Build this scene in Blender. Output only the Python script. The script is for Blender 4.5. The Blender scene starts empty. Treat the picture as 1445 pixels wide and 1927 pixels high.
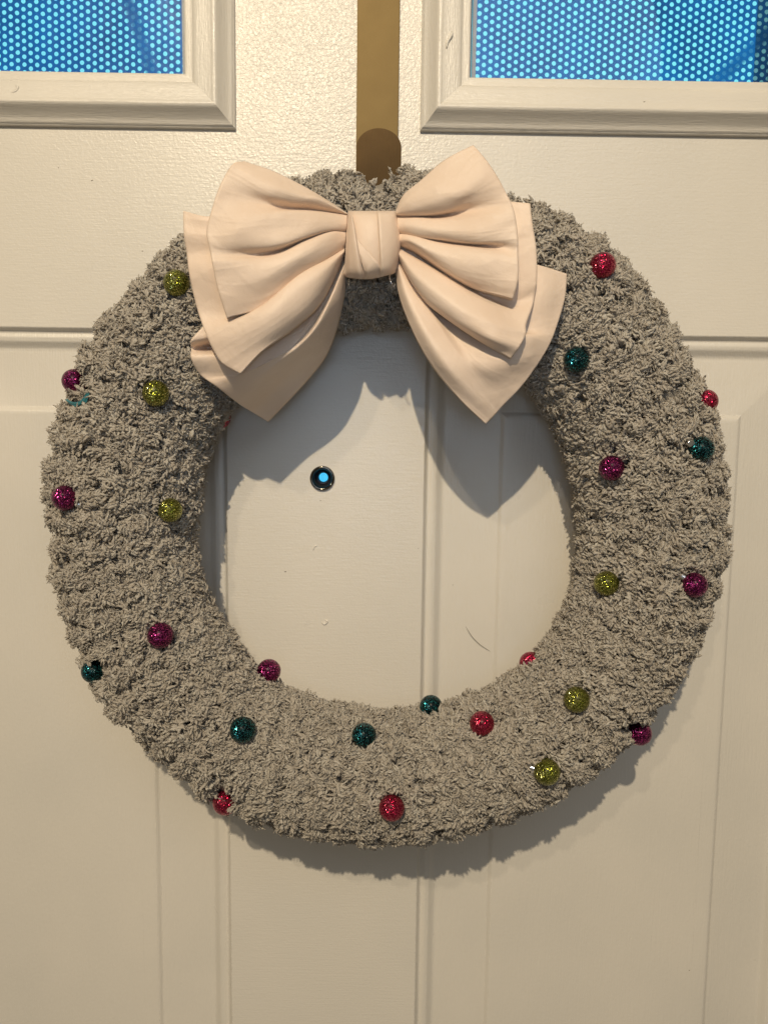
import bpy, bmesh, math, random
import numpy as np
from mathutils import Vector, Matrix, noise

random.seed(7)
rng = np.random.default_rng(7)
sc = bpy.context.scene
col = sc.collection

# ------------------------------------------------------------------ camera
F, CX, CY, D = 1447.0, 722.5, 963.5, 0.478
PITCH, YAW, ROLL = math.radians(-6.03), math.radians(-0.52), math.radians(0.706)
def rot_cam():
    p, y, r = PITCH, YAW, ROLL
    Rr = np.array([[math.cos(r), -math.sin(r), 0], [math.sin(r), math.cos(r), 0], [0, 0, 1]])
    Rp = np.array([[1, 0, 0], [0, math.cos(p), -math.sin(p)], [0, math.sin(p), math.cos(p)]])
    Ry = np.array([[math.cos(y), 0, math.sin(y)], [0, 1, 0], [-math.sin(y), 0, math.cos(y)]])
    B = np.array([[1, 0, 0], [0, 0, -1], [0, 1, 0]])
    return B @ Ry @ Rp @ Rr
RC = rot_cam()
CAM = np.array([0.0, -D, 0.0])
def ray(px, py):
    return RC @ np.array([(px - CX) / F, -(py - CY) / F, -1.0])
def at(px, py, h):
    """photo pixel -> point h metres in front of the door plane (y = 0)"""
    d = ray(px, py)
    return CAM + d * ((D - h) / d[1])
def project(P):
    q = (np.asarray(P) - CAM) @ RC
    return np.stack([CX + F * q[..., 0] / -q[..., 2], CY - F * q[..., 1] / -q[..., 2]], -1)

cd = bpy.data.cameras.new('camera')
cam = bpy.data.objects.new('camera', cd)
col.objects.link(cam)
cam.matrix_world = Matrix.Translation((0, -D, 0)) @ Matrix(RC.tolist()).to_4x4()
cd.sensor_fit = 'HORIZONTAL'
cd.sensor_width = 36
cd.lens = 36 * F / 1445
cd.clip_start = 0.01
cd.clip_end = 50
sc.camera = cam

# ------------------------------------------------------------------ light
w = bpy.data.worlds.new('World')
sc.world = w
w.use_nodes = True
w.node_tree.nodes['Background'].inputs[0].default_value = (1.0, 0.88, 0.70, 1)
w.node_tree.nodes['Background'].inputs[1].default_value = 0.15

def lamp(name, loc, target, power, color, size, kind='AREA', spread=180):
    l = bpy.data.lights.new(name, kind)
    l.energy = power
    l.color = color
    if kind == 'AREA':
        l.shape = 'DISK'
        l.size = size
        l.spread = math.radians(spread)
    else:
        l.shadow_soft_size = size
    o = bpy.data.objects.new(name, l)
    col.objects.link(o)
    o.location = loc
    o.rotation_euler = (Vector(target) - Vector(loc)).to_track_quat('-Z', 'Y').to_euler()
    return o
lamp('ceiling_spot', (-0.20, -1.55, 1.02), (0, 0, 0), 23.5, (1.0, 0.835, 0.59), 0.03)
lamp('ceiling_spot', (-0.44, -1.62, 1.18), (0, 0, 0), 4.5, (1.0, 0.83, 0.60), 0.04)
lamp('room_fill', (0.25, -1.3, 0.75), (0, 0, 0), 2.4, (0.72, 0.84, 1.0), 0.7)
lamp('added_cool_fill', (0.0, -0.72, 0.02), (0.005, 0, 0.03), 0.028, (0.55, 0.74, 1.0), 0.16, spread=46)  # added fill lamp, cools and lifts the wreath opening; no real source

vs = sc.view_settings
vs.view_transform = 'Standard'
vs.look = 'None'
vs.exposure = 0
vs.gamma = 1
sc.cycles.max_bounces = 8
sc.cycles.transparent_max_bounces = 16

# ------------------------------------------------------------------ helpers
def tag(o, label=None, cat=None, group=None, kind=None):
    if label: o['label'] = label
    if cat: o['category'] = cat
    if group: o['group'] = group
    if kind: o['kind'] = kind
    return o
def link(name, me, mat=None, parent=None):
    o = bpy.data.objects.new(name, me)
    col.objects.link(o)
    if mat and me is not None: me.materials.append(mat)
    if parent: o.parent = parent
    return o
def mesh(name, V, Fc, mat=None, parent=None, smooth=False):
    me = bpy.data.meshes.new(name)
    me.from_pydata([tuple(v) for v in V], [], Fc)
    me.update()
    if smooth: me.shade_smooth()
    return link(name, me, mat, parent)
def empty(name, loc=(0, 0, 0)):
    o = bpy.data.objects.new(name, None)
    col.objects.link(o)
    o.location = loc
    o.empty_display_size = 0.02
    return o
def keep(o):
    """parent was moved: keep child geometry in world coordinates"""
    o.matrix_parent_inverse = Matrix.Translation(o.parent.location).inverted()
    return o

class NT:
    def __init__(s, name):
        s.m = bpy.data.materials.new(name)
        s.m.use_nodes = True
        s.t = s.m.node_tree
        s.b = s.t.nodes['Principled BSDF']
        s.out = s.t.nodes['Material Output']
    def n(s, typ, **kw):
        nd = s.t.nodes.new(typ)
        for k, v in kw.items():
            if k[0] == '_': setattr(nd, k[1:], v)
            else: nd.inputs[k.replace('__', ' ')].default_value = v
        return nd
    def l(s, a, b): s.t.links.new(a, b)
    def math(s, op, a, b=None, c=None, clamp=False):
        nd = s.t.nodes.new('ShaderNodeMath'); nd.operation = op; nd.use_clamp = clamp
        for i, v in enumerate((a, b, c)):
            if v is None: continue
            if isinstance(v, (int, float)): nd.inputs[i].default_value = v
            else: s.l(v, nd.inputs[i])
        return nd.outputs[0]
    def coords(s, scale=(1, 1, 1), rot=(0, 0, 0)):
        tc = s.n('ShaderNodeTexCoord')
        mp = s.n('ShaderNodeMapping', Scale=scale, Rotation=rot)
        s.l(tc.outputs['Object'], mp.inputs[0])
        return mp.outputs[0]
    def noise(s, vec, scale, detail=3, rough=.5, dist=0):
        nd = s.n('ShaderNodeTexNoise', Scale=scale, Detail=detail, Roughness=rough, Distortion=dist)
        s.l(vec, nd.inputs['Vector'])
        return nd.outputs['Fac']
    def ramp(s, fac, stops):
        nd = s.n('ShaderNodeValToRGB')
        cr = nd.color_ramp
        while len(cr.elements) < len(stops): cr.elements.new(.5)
        for e, (p, c) in zip(cr.elements, stops):
            e.position = p; e.color = (*c, 1) if len(c) == 3 else c
        s.l(fac, nd.inputs[0])
        return nd.outputs[0]
    def bump(s, h, strength, dist, prev=None):
        nd = s.n('ShaderNodeBump', Strength=strength, Distance=dist)
        s.l(h, nd.inputs['Height'])
        if prev: s.l(prev, nd.inputs['Normal'])
        return nd.outputs[0]

# ------------------------------------------------------------------ materials
def paint(name, stroke, peel, strokes=1.0, seed=0.0):
    m = NT(name)
    P = m.coords()
    big = m.noise(P, 9 + seed, 3)
    c = m.ramp(big, [(.3, (.70, .665, .60)), (.7, (.76, .715, .64))])
    m.l(c, m.b.inputs['Base Color'])
    st = m.coords(stroke)
    s1 = m.noise(st, 260, 3, .6, .2)
    s2 = m.noise(st, 70 + seed, 4, .6, .4)
    pl = m.noise(P, 520, 2, .5, .6)
    b = m.bump(s1, .22 * strokes, .0006)
    b = m.bump(s2, .30 * strokes, .0014, b)
    msk = m.n('ShaderNodeTexCoord')
    sx = m.n('ShaderNodeSeparateXYZ'); m.l(msk.outputs['Object'], sx.inputs[0])
    nb = m.n('ShaderNodeBump', Distance=.0010)
    m.l(pl, nb.inputs['Height']); m.l(b, nb.inputs['Normal'])
    if peel > 0:
        # rolled paint: coarser orange peel on the upper middle of the door
        g = m.math('MULTIPLY', m.math('SUBTRACT', sx.outputs[2], .06), 6.0, clamp=True)
        gx = m.math('SUBTRACT', 1.7, m.math('DIVIDE', m.math('ABSOLUTE', m.math('ADD', sx.outputs[0], .035)), .055), clamp=True)
        g = m.math('MULTIPLY', g, m.math('MAXIMUM', gx, .22))
        m.l(m.math('MULTIPLY_ADD', g, peel, .10), nb.inputs['Strength'])
    else:
        nb.inputs['Strength'].default_value = .10
    m.l(nb.outputs[0], m.b.inputs['Normal'])
    r = m.noise(P, 60, 2)
    m.l(m.math('MULTIPLY_ADD', r, .12, .24), m.b.inputs['Roughness'])
    m.b.inputs['Specular IOR Level'].default_value = .5
    return m.m
M_slab = paint('cream_paint_rails', (1, 12, 12), .40, .38)
M_slab.name = 'cream_paint_rails'
M_panel = paint('cream_paint_panels', (12, 12, .8), 0, .7, 1.3)
M_mould = paint('cream_paint_mouldings', (1.2, 14, 14), 0, .8, 2.1)
M_mouldv = paint('cream_paint_mouldings_upright', (14, 14, 1.2), 0, .8, 2.7)

def metal(name, c, rough, bumps=.15, scale=300, rvar=.18, metallic=1, var=.25):
    m = NT(name)
    P = m.coords()
    n = m.noise(P, 35, 5, .65)
    d = tuple(x * (1 - var) for x in c)
    m.l(m.ramp(n, [(.3, d), (.7, c)]), m.b.inputs['Base Color'])
    m.b.inputs['Metallic'].default_value = metallic
    r = m.noise(P, 90, 3)
    m.l(m.math('MULTIPLY_ADD', r, rvar, rough - rvar / 2), m.b.inputs['Roughness'])
    st = m.coords((6, 6, .6))
    m.l(m.bump(m.noise(st, scale, 3), bumps, .0003), m.b.inputs['Normal'])
    return m.m
M_brass = metal('brushed_brass', (.128, .088, .034), .55, bumps=.05, rvar=.04, metallic=.75, var=.03)
M_brass_shaded = metal('shaded_brass_lip', (.026, .015, .005), .35, .04, metallic=.9)  # brass lip: shade and dark room reflection put into its colour
M_chrome = metal('chrome', (.16, .145, .12), .12, .03, 300, var=.1)
M_silver = metal('silver_plastic', (.85, .85, .84), .18, .2, 900, var=.1)

def dull(name, c, rough=.6, bump=.2, scale=600, sheen=0):
    m = NT(name)
    P = m.coords()
    m.l(m.ramp(m.noise(P, 200, 3), [(.3, tuple(x * .8 for x in c)), (.7, c)]), m.b.inputs['Base Color'])
    m.b.inputs['Roughness'].default_value = rough
    m.b.inputs['Sheen Weight'].default_value = sheen
    m.l(m.bump(m.noise(P, scale, 2), bump, .0003), m.b.inputs['Normal'])
    return m.m
M_black = dull('black_barrel', (.004, .004, .005), .9)
M_seal = dull('grey_blue_seal', (.30, .31, .36), .4)
M_hair = dull('dark_hair', (.22, .18, .12))
M_teal = dull('teal_yarn_fibre', (.015, .17, .20), .9, .5, 900, .3)
M_core = dull('yarn_base_weave', (.30, .27, .23), .95, .8, 500)
M_lensring = dull('violet_lens_ring', (.006, .006, .02), .5)

def m_satin():
    m = NT('blush_satin')
    P = m.coords()
    n = m.noise(P, 28, 3)
    m.l(m.ramp(n, [(.3, (.73, .575, .45)), (.7, (.82, .665, .535))]), m.b.inputs['Base Color'])
    m.b.inputs['Roughness'].default_value = .48
    m.b.inputs['Specular IOR Level'].default_value = .36
    m.b.inputs['Sheen Weight'].default_value = .35
    m.b.inputs['Sheen Roughness'].default_value = .35
    m.b.inputs['Sheen Tint'].default_value = (1, .86, .74, 1)
    m.b.inputs['Subsurface Weight'].default_value = 0
    m.b.inputs['Subsurface Radius'].default_value = (.003, .0018, .001)
    # weave: two crossed fine threads
    wv = m.n('ShaderNodeTexWave', Scale=620, Distortion=1.2); wv.bands_direction = 'X'
    wv2 = m.n('ShaderNodeTexWave', Scale=620, Distortion=1.2); wv2.bands_direction = 'Z'
    m.l(m.coords(rot=(0, .5, 0)), wv.inputs[0]); m.l(m.coords(rot=(0, .5, 0)), wv2.inputs[0])
    wsum = m.math('ADD', wv.outputs['Fac'], wv2.outputs['Fac'])
    b = m.bump(wsum, .12, .0002)
    b = m.bump(m.noise(P, 75, 3, .5, .5), .25, .0030, b)
    b = m.bump(m.noise(P, 900, 2), .20, .0003, b)
    m.l(b, m.b.inputs['Normal'])
    return m.m
M_satin = m_satin()

def m_yarn():
    m = NT('grey_chenille_yarn')
    at_ = m.n('ShaderNodeAttribute', _attribute_name='tone')
    oi = m.n('ShaderNodeObjectInfo')
    s_ = m.math('MULTIPLY_ADD', oi.outputs['Random'], .45, m.math('MULTIPLY', at_.outputs['Fac'], .55))
    m.l(m.ramp(s_, [(.1, (.62, .555, .465)), (.5, (.75, .685, .585)), (.9, (.86, .81, .71))]), m.b.inputs['Base Color'])
    m.b.inputs['Roughness'].default_value = .85
    m.b.inputs['Specular IOR Level'].default_value = .12
    m.b.inputs['Sheen Weight'].default_value = .5
    tr = m.n('ShaderNodeBsdfTranslucent')
    tr.inputs[0].default_value = (.62, .56, .48, 1)
    mx = m.n('ShaderNodeMixShader', Fac=.45)
    m.l(m.b.outputs[0], mx.inputs[1]); m.l(tr.outputs[0], mx.inputs[2])
    m.l(mx.outputs[0], m.out.inputs[0])
    return m.m
M_yarn = m_yarn()

def m_glitter(name, base, lo, hi):
    m = NT(name)
    P = m.coords()
    v = m.n('ShaderNodeTexVoronoi', Scale=2900); m.l(P, v.inputs['Vector'])
    sep = m.n('ShaderNodeSeparateColor'); m.l(v.outputs['Color'], sep.inputs[0])
    m.l(m.ramp(sep.outputs[0], [(0, lo), (.70, base), (.97, hi)]), m.b.inputs['Base Color'])
    m.b.inputs['Metallic'].default_value = .85
    m.b.inputs['Roughness'].default_value = .20
    g = m.n('ShaderNodeNewGeometry')
    sub = m.n('ShaderNodeVectorMath', _operation='SUBTRACT'); sub.inputs[1].default_value = (.5, .5, .5)
    m.l(v.outputs['Color'], sub.inputs[0])
    scl = m.n('ShaderNodeVectorMath', _operation='SCALE'); scl.inputs['Scale'].default_value = 1.15
    m.l(sub.outputs[0], scl.inputs[0])
    add = m.n('ShaderNodeVectorMath', _operation='ADD'); m.l(scl.outputs[0], add.inputs[0]); m.l(g.outputs['Normal'], add.inputs[1])
    nm = m.n('ShaderNodeVectorMath', _operation='NORMALIZE'); m.l(add.outputs[0], nm.inputs[0])
    m.l(nm.outputs[0], m.b.inputs['Normal'])
    m.b.inputs['Coat Weight'].default_value = .12
    m.b.inputs['Coat Roughness'].default_value = .25
    return m.m
GL = {
    'lime': m_glitter('lime_glitter', (.21, .225, .02), (.04, .045, .004), (.95, .90, .30)),
    'magenta': m_glitter('magenta_glitter', (.12, .003, .055), (.020, .0, .012), (.85, .10, .40)),
    'red': m_glitter('red_glitter', (.40, .004, .045), (.10, .0, .012), (1.0, .18, .26)),
    'teal': m_glitter('dark_teal_glitter', (.001, .010, .013), (.0002, .002, .003), (.06, .45, .50)),
}

def m_film():
    m = NT('perforated_blue_film')
    P = m.coords(rot=(0, math.radians(-1.0), 0))
    sx = m.n('ShaderNodeSeparateXYZ'); m.l(P, sx.inputs[0])
    c, v = .00382, .00446
    X = m.math('DIVIDE', sx.outputs[0], 2 * c); Z = m.math('DIVIDE', sx.outputs[2], v)
    def lat(ox, oz):
        fx = m.math('MULTIPLY', m.math('SUBTRACT', m.math('FRACT', m.math('ADD', X, 100 + ox)), .5), 2 * c)
        fz = m.math('MULTIPLY', m.math('SUBTRACT', m.math('FRACT', m.math('ADD', Z, 100 + oz)), .5), v)
        return m.math('SQRT', m.math('ADD', m.math('MULTIPLY', fx, fx), m.math('MULTIPLY', fz, fz)))
    d = m.math('MINIMUM', lat(0, 0), lat(.5, .5))
    jit = m.noise(P, 500, 2)
    d = m.math('ADD', d, m.math('MULTIPLY_ADD', jit, .0004, -.0002))
    dot = m.ramp(m.math('MULTIPLY', d, 300), [(.335, (1, 1, 1)), (.435, (0, 0, 0))])
    # a crease where the film is stuck double and the holes are dull
    raw = m.n('ShaderNodeTexCoord'); rs = m.n('ShaderNodeSeparateXYZ'); m.l(raw.outputs['Object'], rs.inputs[0])
    line = m.math('ABSOLUTE', m.math('SUBTRACT', m.math('SUBTRACT', rs.outputs[2], .205), m.math('MULTIPLY', m.math('SUBTRACT', rs.outputs[0], .195), 1.0)))
    wob = m.noise(raw.outputs['Object'], 40, 3)
    line = m.math('ADD', line, m.math('MULTIPLY', wob, .006))
    crease = m.ramp(m.math('MULTIPLY', line, 100), [(.55, (0.12,) * 3), (1.0, (1, 1, 1))])
    line2 = m.math('ABSOLUTE', m.math('SUBTRACT', m.math('ADD', m.math('MULTIPLY', m.math('SUBTRACT', rs.outputs[2], .215), .35), rs.outputs[0]), -.1385))
    line2 = m.math('ADD', line2, m.math('MULTIPLY', wob, .008))
    crease2 = m.ramp(m.math('MULTIPLY', line2, 100), [(.60, (0.15,) * 3), (.85, (1, 1, 1))])
    f = m.math('MULTIPLY', dot, m.math('MULTIPLY', crease, crease2))
    blot = m.noise(P, 26, 4, .6)
    spk = m.noise(P, 900, 2, .5)
    filmc = m.ramp(m.math('MULTIPLY_ADD', spk, .25, m.math('MULTIPLY', blot, .85)), [(.30, (.008, .07, .20)), (.75, (.028, .20, .50))])
    mx = m.n('ShaderNodeMix', _data_type='RGBA')
    m.l(f, mx.inputs[0]); m.l(filmc, mx.inputs[6]); mx.inputs[7].default_value = (.95, 1, 1, 1)
    tr = m.n('ShaderNodeBsdfTransparent'); m.l(mx.outputs[2], tr.inputs[0])
    gl = m.n('ShaderNodeBsdfGlossy', Roughness=.3); gl.inputs[0].default_value = (.5, .6, .8, 1)
    m.l(m.bump(blot, .5, .002), gl.inputs['Normal'])
    ms = m.n('ShaderNodeMixShader', Fac=.02)
    m.l(tr.outputs[0], ms.inputs[1]); m.l(gl.outputs[0], ms.inputs[2])
    m.l(ms.outputs[0], m.out.inputs[0])
    return m.m
M_film = m_film()
def m_glass():
    m = NT('clear_glass')
    tr = m.n('ShaderNodeBsdfTransparent'); tr.inputs[0].default_value = (.97, .99, .99, 1)
    gl = m.n('ShaderNodeBsdfGlossy', Roughness=.02)
    fr = m.n('ShaderNodeFresnel', IOR=1.45)
    ms = m.n('ShaderNodeMixShader')
    m.l(fr.outputs[0], ms.inputs[0]); m.l(tr.outputs[0], ms.inputs[1]); m.l(gl.outputs[0], ms.inputs[2])
    m.l(ms.outputs[0], m.out.inputs[0])
    return m.m
M_glass = m_glass()
def m_sky(name, lo, hi, strength, scale=1.2):
    m = NT(name)
    e = m.n('ShaderNodeEmission', Strength=strength)
    m.l(m.ramp(m.noise(m.coords(), scale, 3), [(.35, lo), (.65, hi)]), e.inputs[0])
    m.l(e.outputs[0], m.out.inputs[0])
    return m.m
M_sky = m_sky('dusk_sky_glow', (.20, .74, .95), (.26, .90, 1.0), 1.0)
M_lens = m_sky('daylit_lens', (.07, .55, .95), (.10, .66, 1.0), 1.0, 300)

# ------------------------------------------------------------------ the setting behind the door
sk = mesh('sky', [(-3, 1.2, -1.5), (3, 1.2, -1.5), (3, 1.2, 2.8), (-3, 1.2, 2.8)], [(0, 1, 2, 3)], M_sky)
sk['kind'] = 'structure'

# ------------------------------------------------------------------ the door
DX0, DX1, DZ0, DZ1 = -.484, .420, -1.05, .95
door = empty('door', (-.032, .022, DZ0))
tag(door, 'cream painted panelled door with two blue glazed windows, behind the wreath', 'door')
PAN = [(-.340, -.093, -.75, .0605), (.0285, .2760, -.75, .0605)]
WIN = [(-.330, -.0862, .1765, .60), (.0229, .2670, .1771, .60)]
OPN = [(a + .027, b - .027, c + .027, d - .027) for a, b, c, d in WIN]
PHC = at(606.5, 900, .001)
PHB = (PHC[0] - .012, PHC[0] + .012, PHC[2] - .012, PHC[2] + .012)
def slab():
    holes = PAN + OPN + [PHB]
    xs = sorted({DX0, DX1, *[h[0] for h in holes], *[h[1] for h in holes]})
    zs = sorted({DZ0, DZ1, *[h[2] for h in holes], *[h[3] for h in holes]})
    V, Fc = [], []
    idx = {}
    def vi(x, y, z):
        k = (round(x, 6), y, round(z, 6))
        if k not in idx: idx[k] = len(V); V.append((x, y, z))
        return idx[k]
    for a, b in zip(xs, xs[1:]):
        for c, d in zip(zs, zs[1:]):
            mx, mz = (a + b) / 2, (c + d) / 2
            if not any(h[0] < mx < h[1] and h[2] < mz < h[3] for h in holes):
                Fc.append([vi(a, 0, c), vi(b, 0, c), vi(b, 0, d), vi(a, 0, d)])
            if not any(h[0] < mx < h[1] and h[2] < mz < h[3] for h in OPN):
                Fc.append([vi(a, .044, d), vi(b, .044, d), vi(b, .044, c), vi(a, .044, c)])
    # square to circle round the peephole
    n = 32; cir = []
    for k in range(n):
        a = 2 * math.pi * k / n
        sq = .012 / max(abs(math.cos(a)), abs(math.sin(a)))
        V.append((PHC[0] + sq * math.cos(a), 0, PHC[2] + sq * math.sin(a))); V.append((PHC[0] + .0070 * math.cos(a), 0, PHC[2] + .0070 * math.sin(a)))
        cir.append(len(V) - 2)
    for k in range(n):
        p_, q_ = cir[k], cir[(k + 1) % n]
        Fc.append([p_, q_, q_ + 1, p_ + 1])
    for h in OPN + [(DX0, DX1, DZ0, DZ1)]:
        p = [(h[0], h[2]), (h[1], h[2]), (h[1], h[3]), (h[0], h[3])]
        for i in range(4):
            q = p[(i + 1) % 4]
            Fc.append([vi(p[i][0], 0, p[i][1]), vi(p[i][0], .044, p[i][1]), vi(q[0], .044, q[1]), vi(q[0], 0, q[1])])
    return keep(mesh('rails_and_stiles', V, Fc, M_slab, door))
slab()
def smooth_profile(pts, n=5):
    """Catmull-Rom through (inset, height) points"""
    P = [np.array(p, float) for p in pts]
    P = [2 * P[0] - P[1]] + P + [2 * P[-1] - P[-2]]
    out = []
    for i in range(1, len(P) - 2):
        for k in range(n):
            t = k / n
            out.append(.5 * ((2 * P[i]) + (-P[i - 1] + P[i + 1]) * t + (2 * P[i - 1] - 5 * P[i] + 4 * P[i + 1] - P[i + 2]) * t * t + (-P[i - 1] + 3 * P[i] - 3 * P[i + 1] + P[i + 2]) * t ** 3))
    out.append(P[-2])
    return out
def rings(name, rect, prof, mats, parent, cap=False):
    """mitred profile run round a rectangle; prof = (inset, height in front of the door) in mm; the
    four runs are separate strips so every mitre is a real edge"""
    V, Fc, MI = [], [], []
    sides = []
    for s in range(4):
        for (i, h) in prof:
            i, h = i / 1000, h / 1000
            x0, x1, z0, z1 = rect[0] + i, rect[1] - i, rect[2] + i, rect[3] - i
            c = [(x0, z0), (x1, z0), (x1, z1), (x0, z1)]
            a, b = c[s], c[(s + 1) % 4]
            N = 14
            for k in range(N + 1):
                t = k / N
                wob = .00012 * noise.noise(Vector((a[0] + (b[0] - a[0]) * t, i * 60, a[1] + (b[1] - a[1]) * t)) * 30)
                if k in (0, N): wob = 0
                V.append((a[0] + (b[0] - a[0]) * t, -h + wob, a[1] + (b[1] - a[1]) * t))
        base = s * len(prof) * 15
        for r in range(len(prof) - 1):
            for k in range(14):
                p = base + r * 15 + k
                Fc.append((p, p + 1, p + 16, p + 15)); MI.append(s % 2)
    if cap:
        i, h = prof[-1][0] / 1000, prof[-1][1] / 1000
        n = len(V)
        V += [(rect[0] + i, -h, rect[2] + i), (rect[1] - i, -h, rect[2] + i), (rect[1] - i, -h, rect[3] - i), (rect[0] + i, -h, rect[3] - i)]
        Fc.append((n, n + 1, n + 2, n + 3)); MI.append(2 if len(mats) > 2 else 0)
    o = mesh(name, V, Fc, None, parent, True)
    for m in mats: o.data.materials.append(m)
    o.data.polygons.foreach_set('material_index', MI)
    return keep(o)
PPROF = [(0, 0), (.7, -.25)] + smooth_profile([(.9, -.7), (2.3, -3.1), (3.4, -3.8)], 3) + smooth_profile([(4.0, -3.7), (6, -3.2), (8.4, -3.7)], 4) + \
    smooth_profile([(9.2, -4.4), (12.0, -6.7), (13.8, -7.2), (15.4, -7.2)], 3) + [(47.6, -7.2)] + smooth_profile([(48.2, -7.0), (50.0, -5.5), (51.4, -5.1), (53, -5.0)], 3) + [(60, -5.0)]
for i, r in enumerate(PAN):
    o = rings('recessed_panel', r, PPROF, [M_panel, M_panel, M_panel], door, True)
    tag(o, ['lower left door panel', 'lower right door panel'][i])
WPROF = [(0, 0), (0, 2.4), (.25, 2.8), (1.2, 3.0), (1.35, 3.7)] + smooth_profile([(2.2, 4.1), (4.8, 5.4), (8.0, 8.4), (10.4, 11.2), (12.0, 12.2), (13.6, 12.2)], 4) + \
    smooth_profile([(14.4, 11.7), (18, 11.1), (23, 10.5), (26.5, 9.9), (28.0, 9.3)], 3) + smooth_profile([(28.6, 8.2), (31, 7.9), (34.0, 7.7)], 3) + [(35.0, 7.2), (35.3, 5.5), (35.3, -8)]
WPROF = [(a * .802, b) for a, b in WPROF]
for i, r in enumerate(WIN):
    f = rings('window_frame', r, WPROF, [M_mould, M_mouldv], door)
    tag(f, ['raised moulding round the left window', 'raised moulding round the right window'][i])
    a, b, c, d = r[0] + .02835, r[1] - .02835, r[2] + .02835, r[3] - .02835
    p = mesh('pane', [(a, .0065, c), (b, .0065, c), (b, .0065, d), (a, .0065, d)], [(0, 1, 2, 3)], M_glass, f)
    p.matrix_parent_inverse = f.matrix_world.inverted() if False else Matrix.Identity(4)
    e = .0050
    q = mesh('dotted_film', [(a + e, .0095, c), (b - e, .0095, c), (b - e, .0095, d - e), (a + e, .0095, d - e)], [(0, 1, 2, 3)], M_film, f)
    q2 = mesh('glazing_bead', [], [], M_seal, f)
    bm = bmesh.new()
    for (x0, x1) in ((a, a + e * .45), (a + e * .55, a + e), (b - e, b - e * .55), (b - e * .45, b)):
        bmesh.ops.create_cube(bm, size=1, matrix=Matrix.Translation(((x0 + x1) / 2, .011, (c + d) / 2)) @ Matrix.Diagonal((x1 - x0, .003, d - c, 1)))
    bm.to_mesh(q2.data); bm.free()

def blob(name, pts, rad, mat, parent=None, segs=8, label=None, taper=True):
    """a tube through world points"""
    pts = [Vector(p) for p in pts]
    V, Fc = [], []
    n = len(pts)
    for i, p in enumerate(pts):
        t = (pts[min(i + 1, n - 1)] - pts[max(i - 1, 0)]).normalized()
        u = t.cross(Vector((0, 1, .01))).normalized(); v = t.cross(u)
        r = rad * (math.sqrt(max(.06, 1 - (2 * i / (n - 1) - 1) ** 4)) if taper else 1)
        for k in range(segs):
            a = 2 * math.pi * k / segs
            V.append(p + u * math.cos(a) * r + v * math.sin(a) * r)
    for i in range(n - 1):
        for k in range(segs):
            Fc.append((i * segs + k, i * segs + (k + 1) % segs, (i + 1) * segs + (k + 1) % segs, (i + 1) * segs + k))
    Fc.append(tuple(range(segs))[::-1]); Fc.append(tuple((n - 1) * segs + k for k in range(segs)))
    o = mesh(name, V, Fc, mat, parent, True)
    return keep(o) if parent else o
def spl(P, n=6):
    P = [np.array(p, float) for p in P]
    P = [2 * P[0] - P[1]] + P + [2 * P[-1] - P[-2]]
    out = []
    for i in range(1, len(P) - 2):
        for k in range(n):
            t = k / n
            out.append(.5 * ((2 * P[i]) + (-P[i - 1] + P[i + 1]) * t + (2 * P[i - 1] - 5 * P[i] + 4 * P[i + 1] - P[i + 2]) * t * t + (-P[i - 1] + 3 * P[i] - 3 * P[i + 1] + P[i + 2]) * t ** 3))
    out.append(P[-2])
    return out
# runs and nicks in the paint
for pts, r, h in [([(18, 176), (28, 172), (34, 165), (30, 160)], .0009, .0105), ([(840, 90), (842, 78), (849, 66), (850, 58)], .0008, .0116),
                  ([(605, 1170), (610, 1175), (616, 1170), (612, 1166)], .0006, .0002), ([(589, 1036), (592, 1029), (597, 1026)], .0005, .0001)]:
    blob('paint_run', spl([at(x, y, h) for x, y in pts], 4), r, M_mould, door)
for x, y, h, r in [(1212, 191, .011, .0007), (537, 1076, .0001, .0007), (603, 942, .0001, .0005), (173, 339, .0001, .0006), (110, 315, .0001, .0004), (787, 1032, .0001, .0004), (852, 1101, -.0071, .0004), (1297, 1827, -.0049, .0005), (268, 472, .0001, .0005)]:
    c = at(x, y, h)
    blob('paint_nick', [c + np.array([-r, 0, 0]), c, c + np.array([r, 0, r * .4])], r * .42, M_hair, door, 6)
o = blob('stray_hair', spl([at(876, 1179, -.0068), at(888, 1198, -.0062), at(903, 1213, -.0060), at(922, 1226, -.0068)], 6), .00014, M_hair, None, 6)
tag(o, 'thin dark curved hair stuck to the paint low in the wreath opening', 'hair')

# ------------------------------------------------------------------ peephole
pc = at(606.5, 900, .001)
ph = empty('peephole', (pc[0], 0, pc[2])); ph.parent = door; keep(ph)
def lathe(name, prof, mat, parent, n=48):
    V, Fc = [], []
    for (r, y) in prof:
        for k in range(n):
            a = 2 * math.pi * k / n
            V.append((r * math.cos(a), y, r * math.sin(a)))
    for i in range(len(prof) - 1):
        for k in range(n):
            Fc.append((i * n + k, i * n + (k + 1) % n, (i + 1) * n + (k + 1) % n, (i + 1) * n + k))
    return mesh(name, V, Fc, mat, parent, True)
lathe('flange', [(.0076, .0005), (.0077, -.0012), (.0074, -.0019), (.0067, -.0022), (.0061, -.0019), (.0057, -.0008), (.0055, .0015)], M_chrome, ph)
lathe('barrel', [(.0056, -.0006), (.0050, .0010), (.0047, .006), (.0044, .0075), (.0044, .010)], M_black, ph)
lathe('lens_ring', [(.0045, .0068), (.0040, .0060), (.0034, .0064), (.0029, .0085), (.0028, .0110)], M_lensring, ph)
lathe('lens', [(.0029, .0104), (.0026, .0100), (.0018, .0094), (.0010, .0091), (.00001, .0090)], M_lens, ph)
nt = blob('flange_notch', [(.0048, -.0021, -.0034), (.0060, -.0023, -.0042)], .0009, M_silver, None, 6); nt.parent = ph

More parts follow.
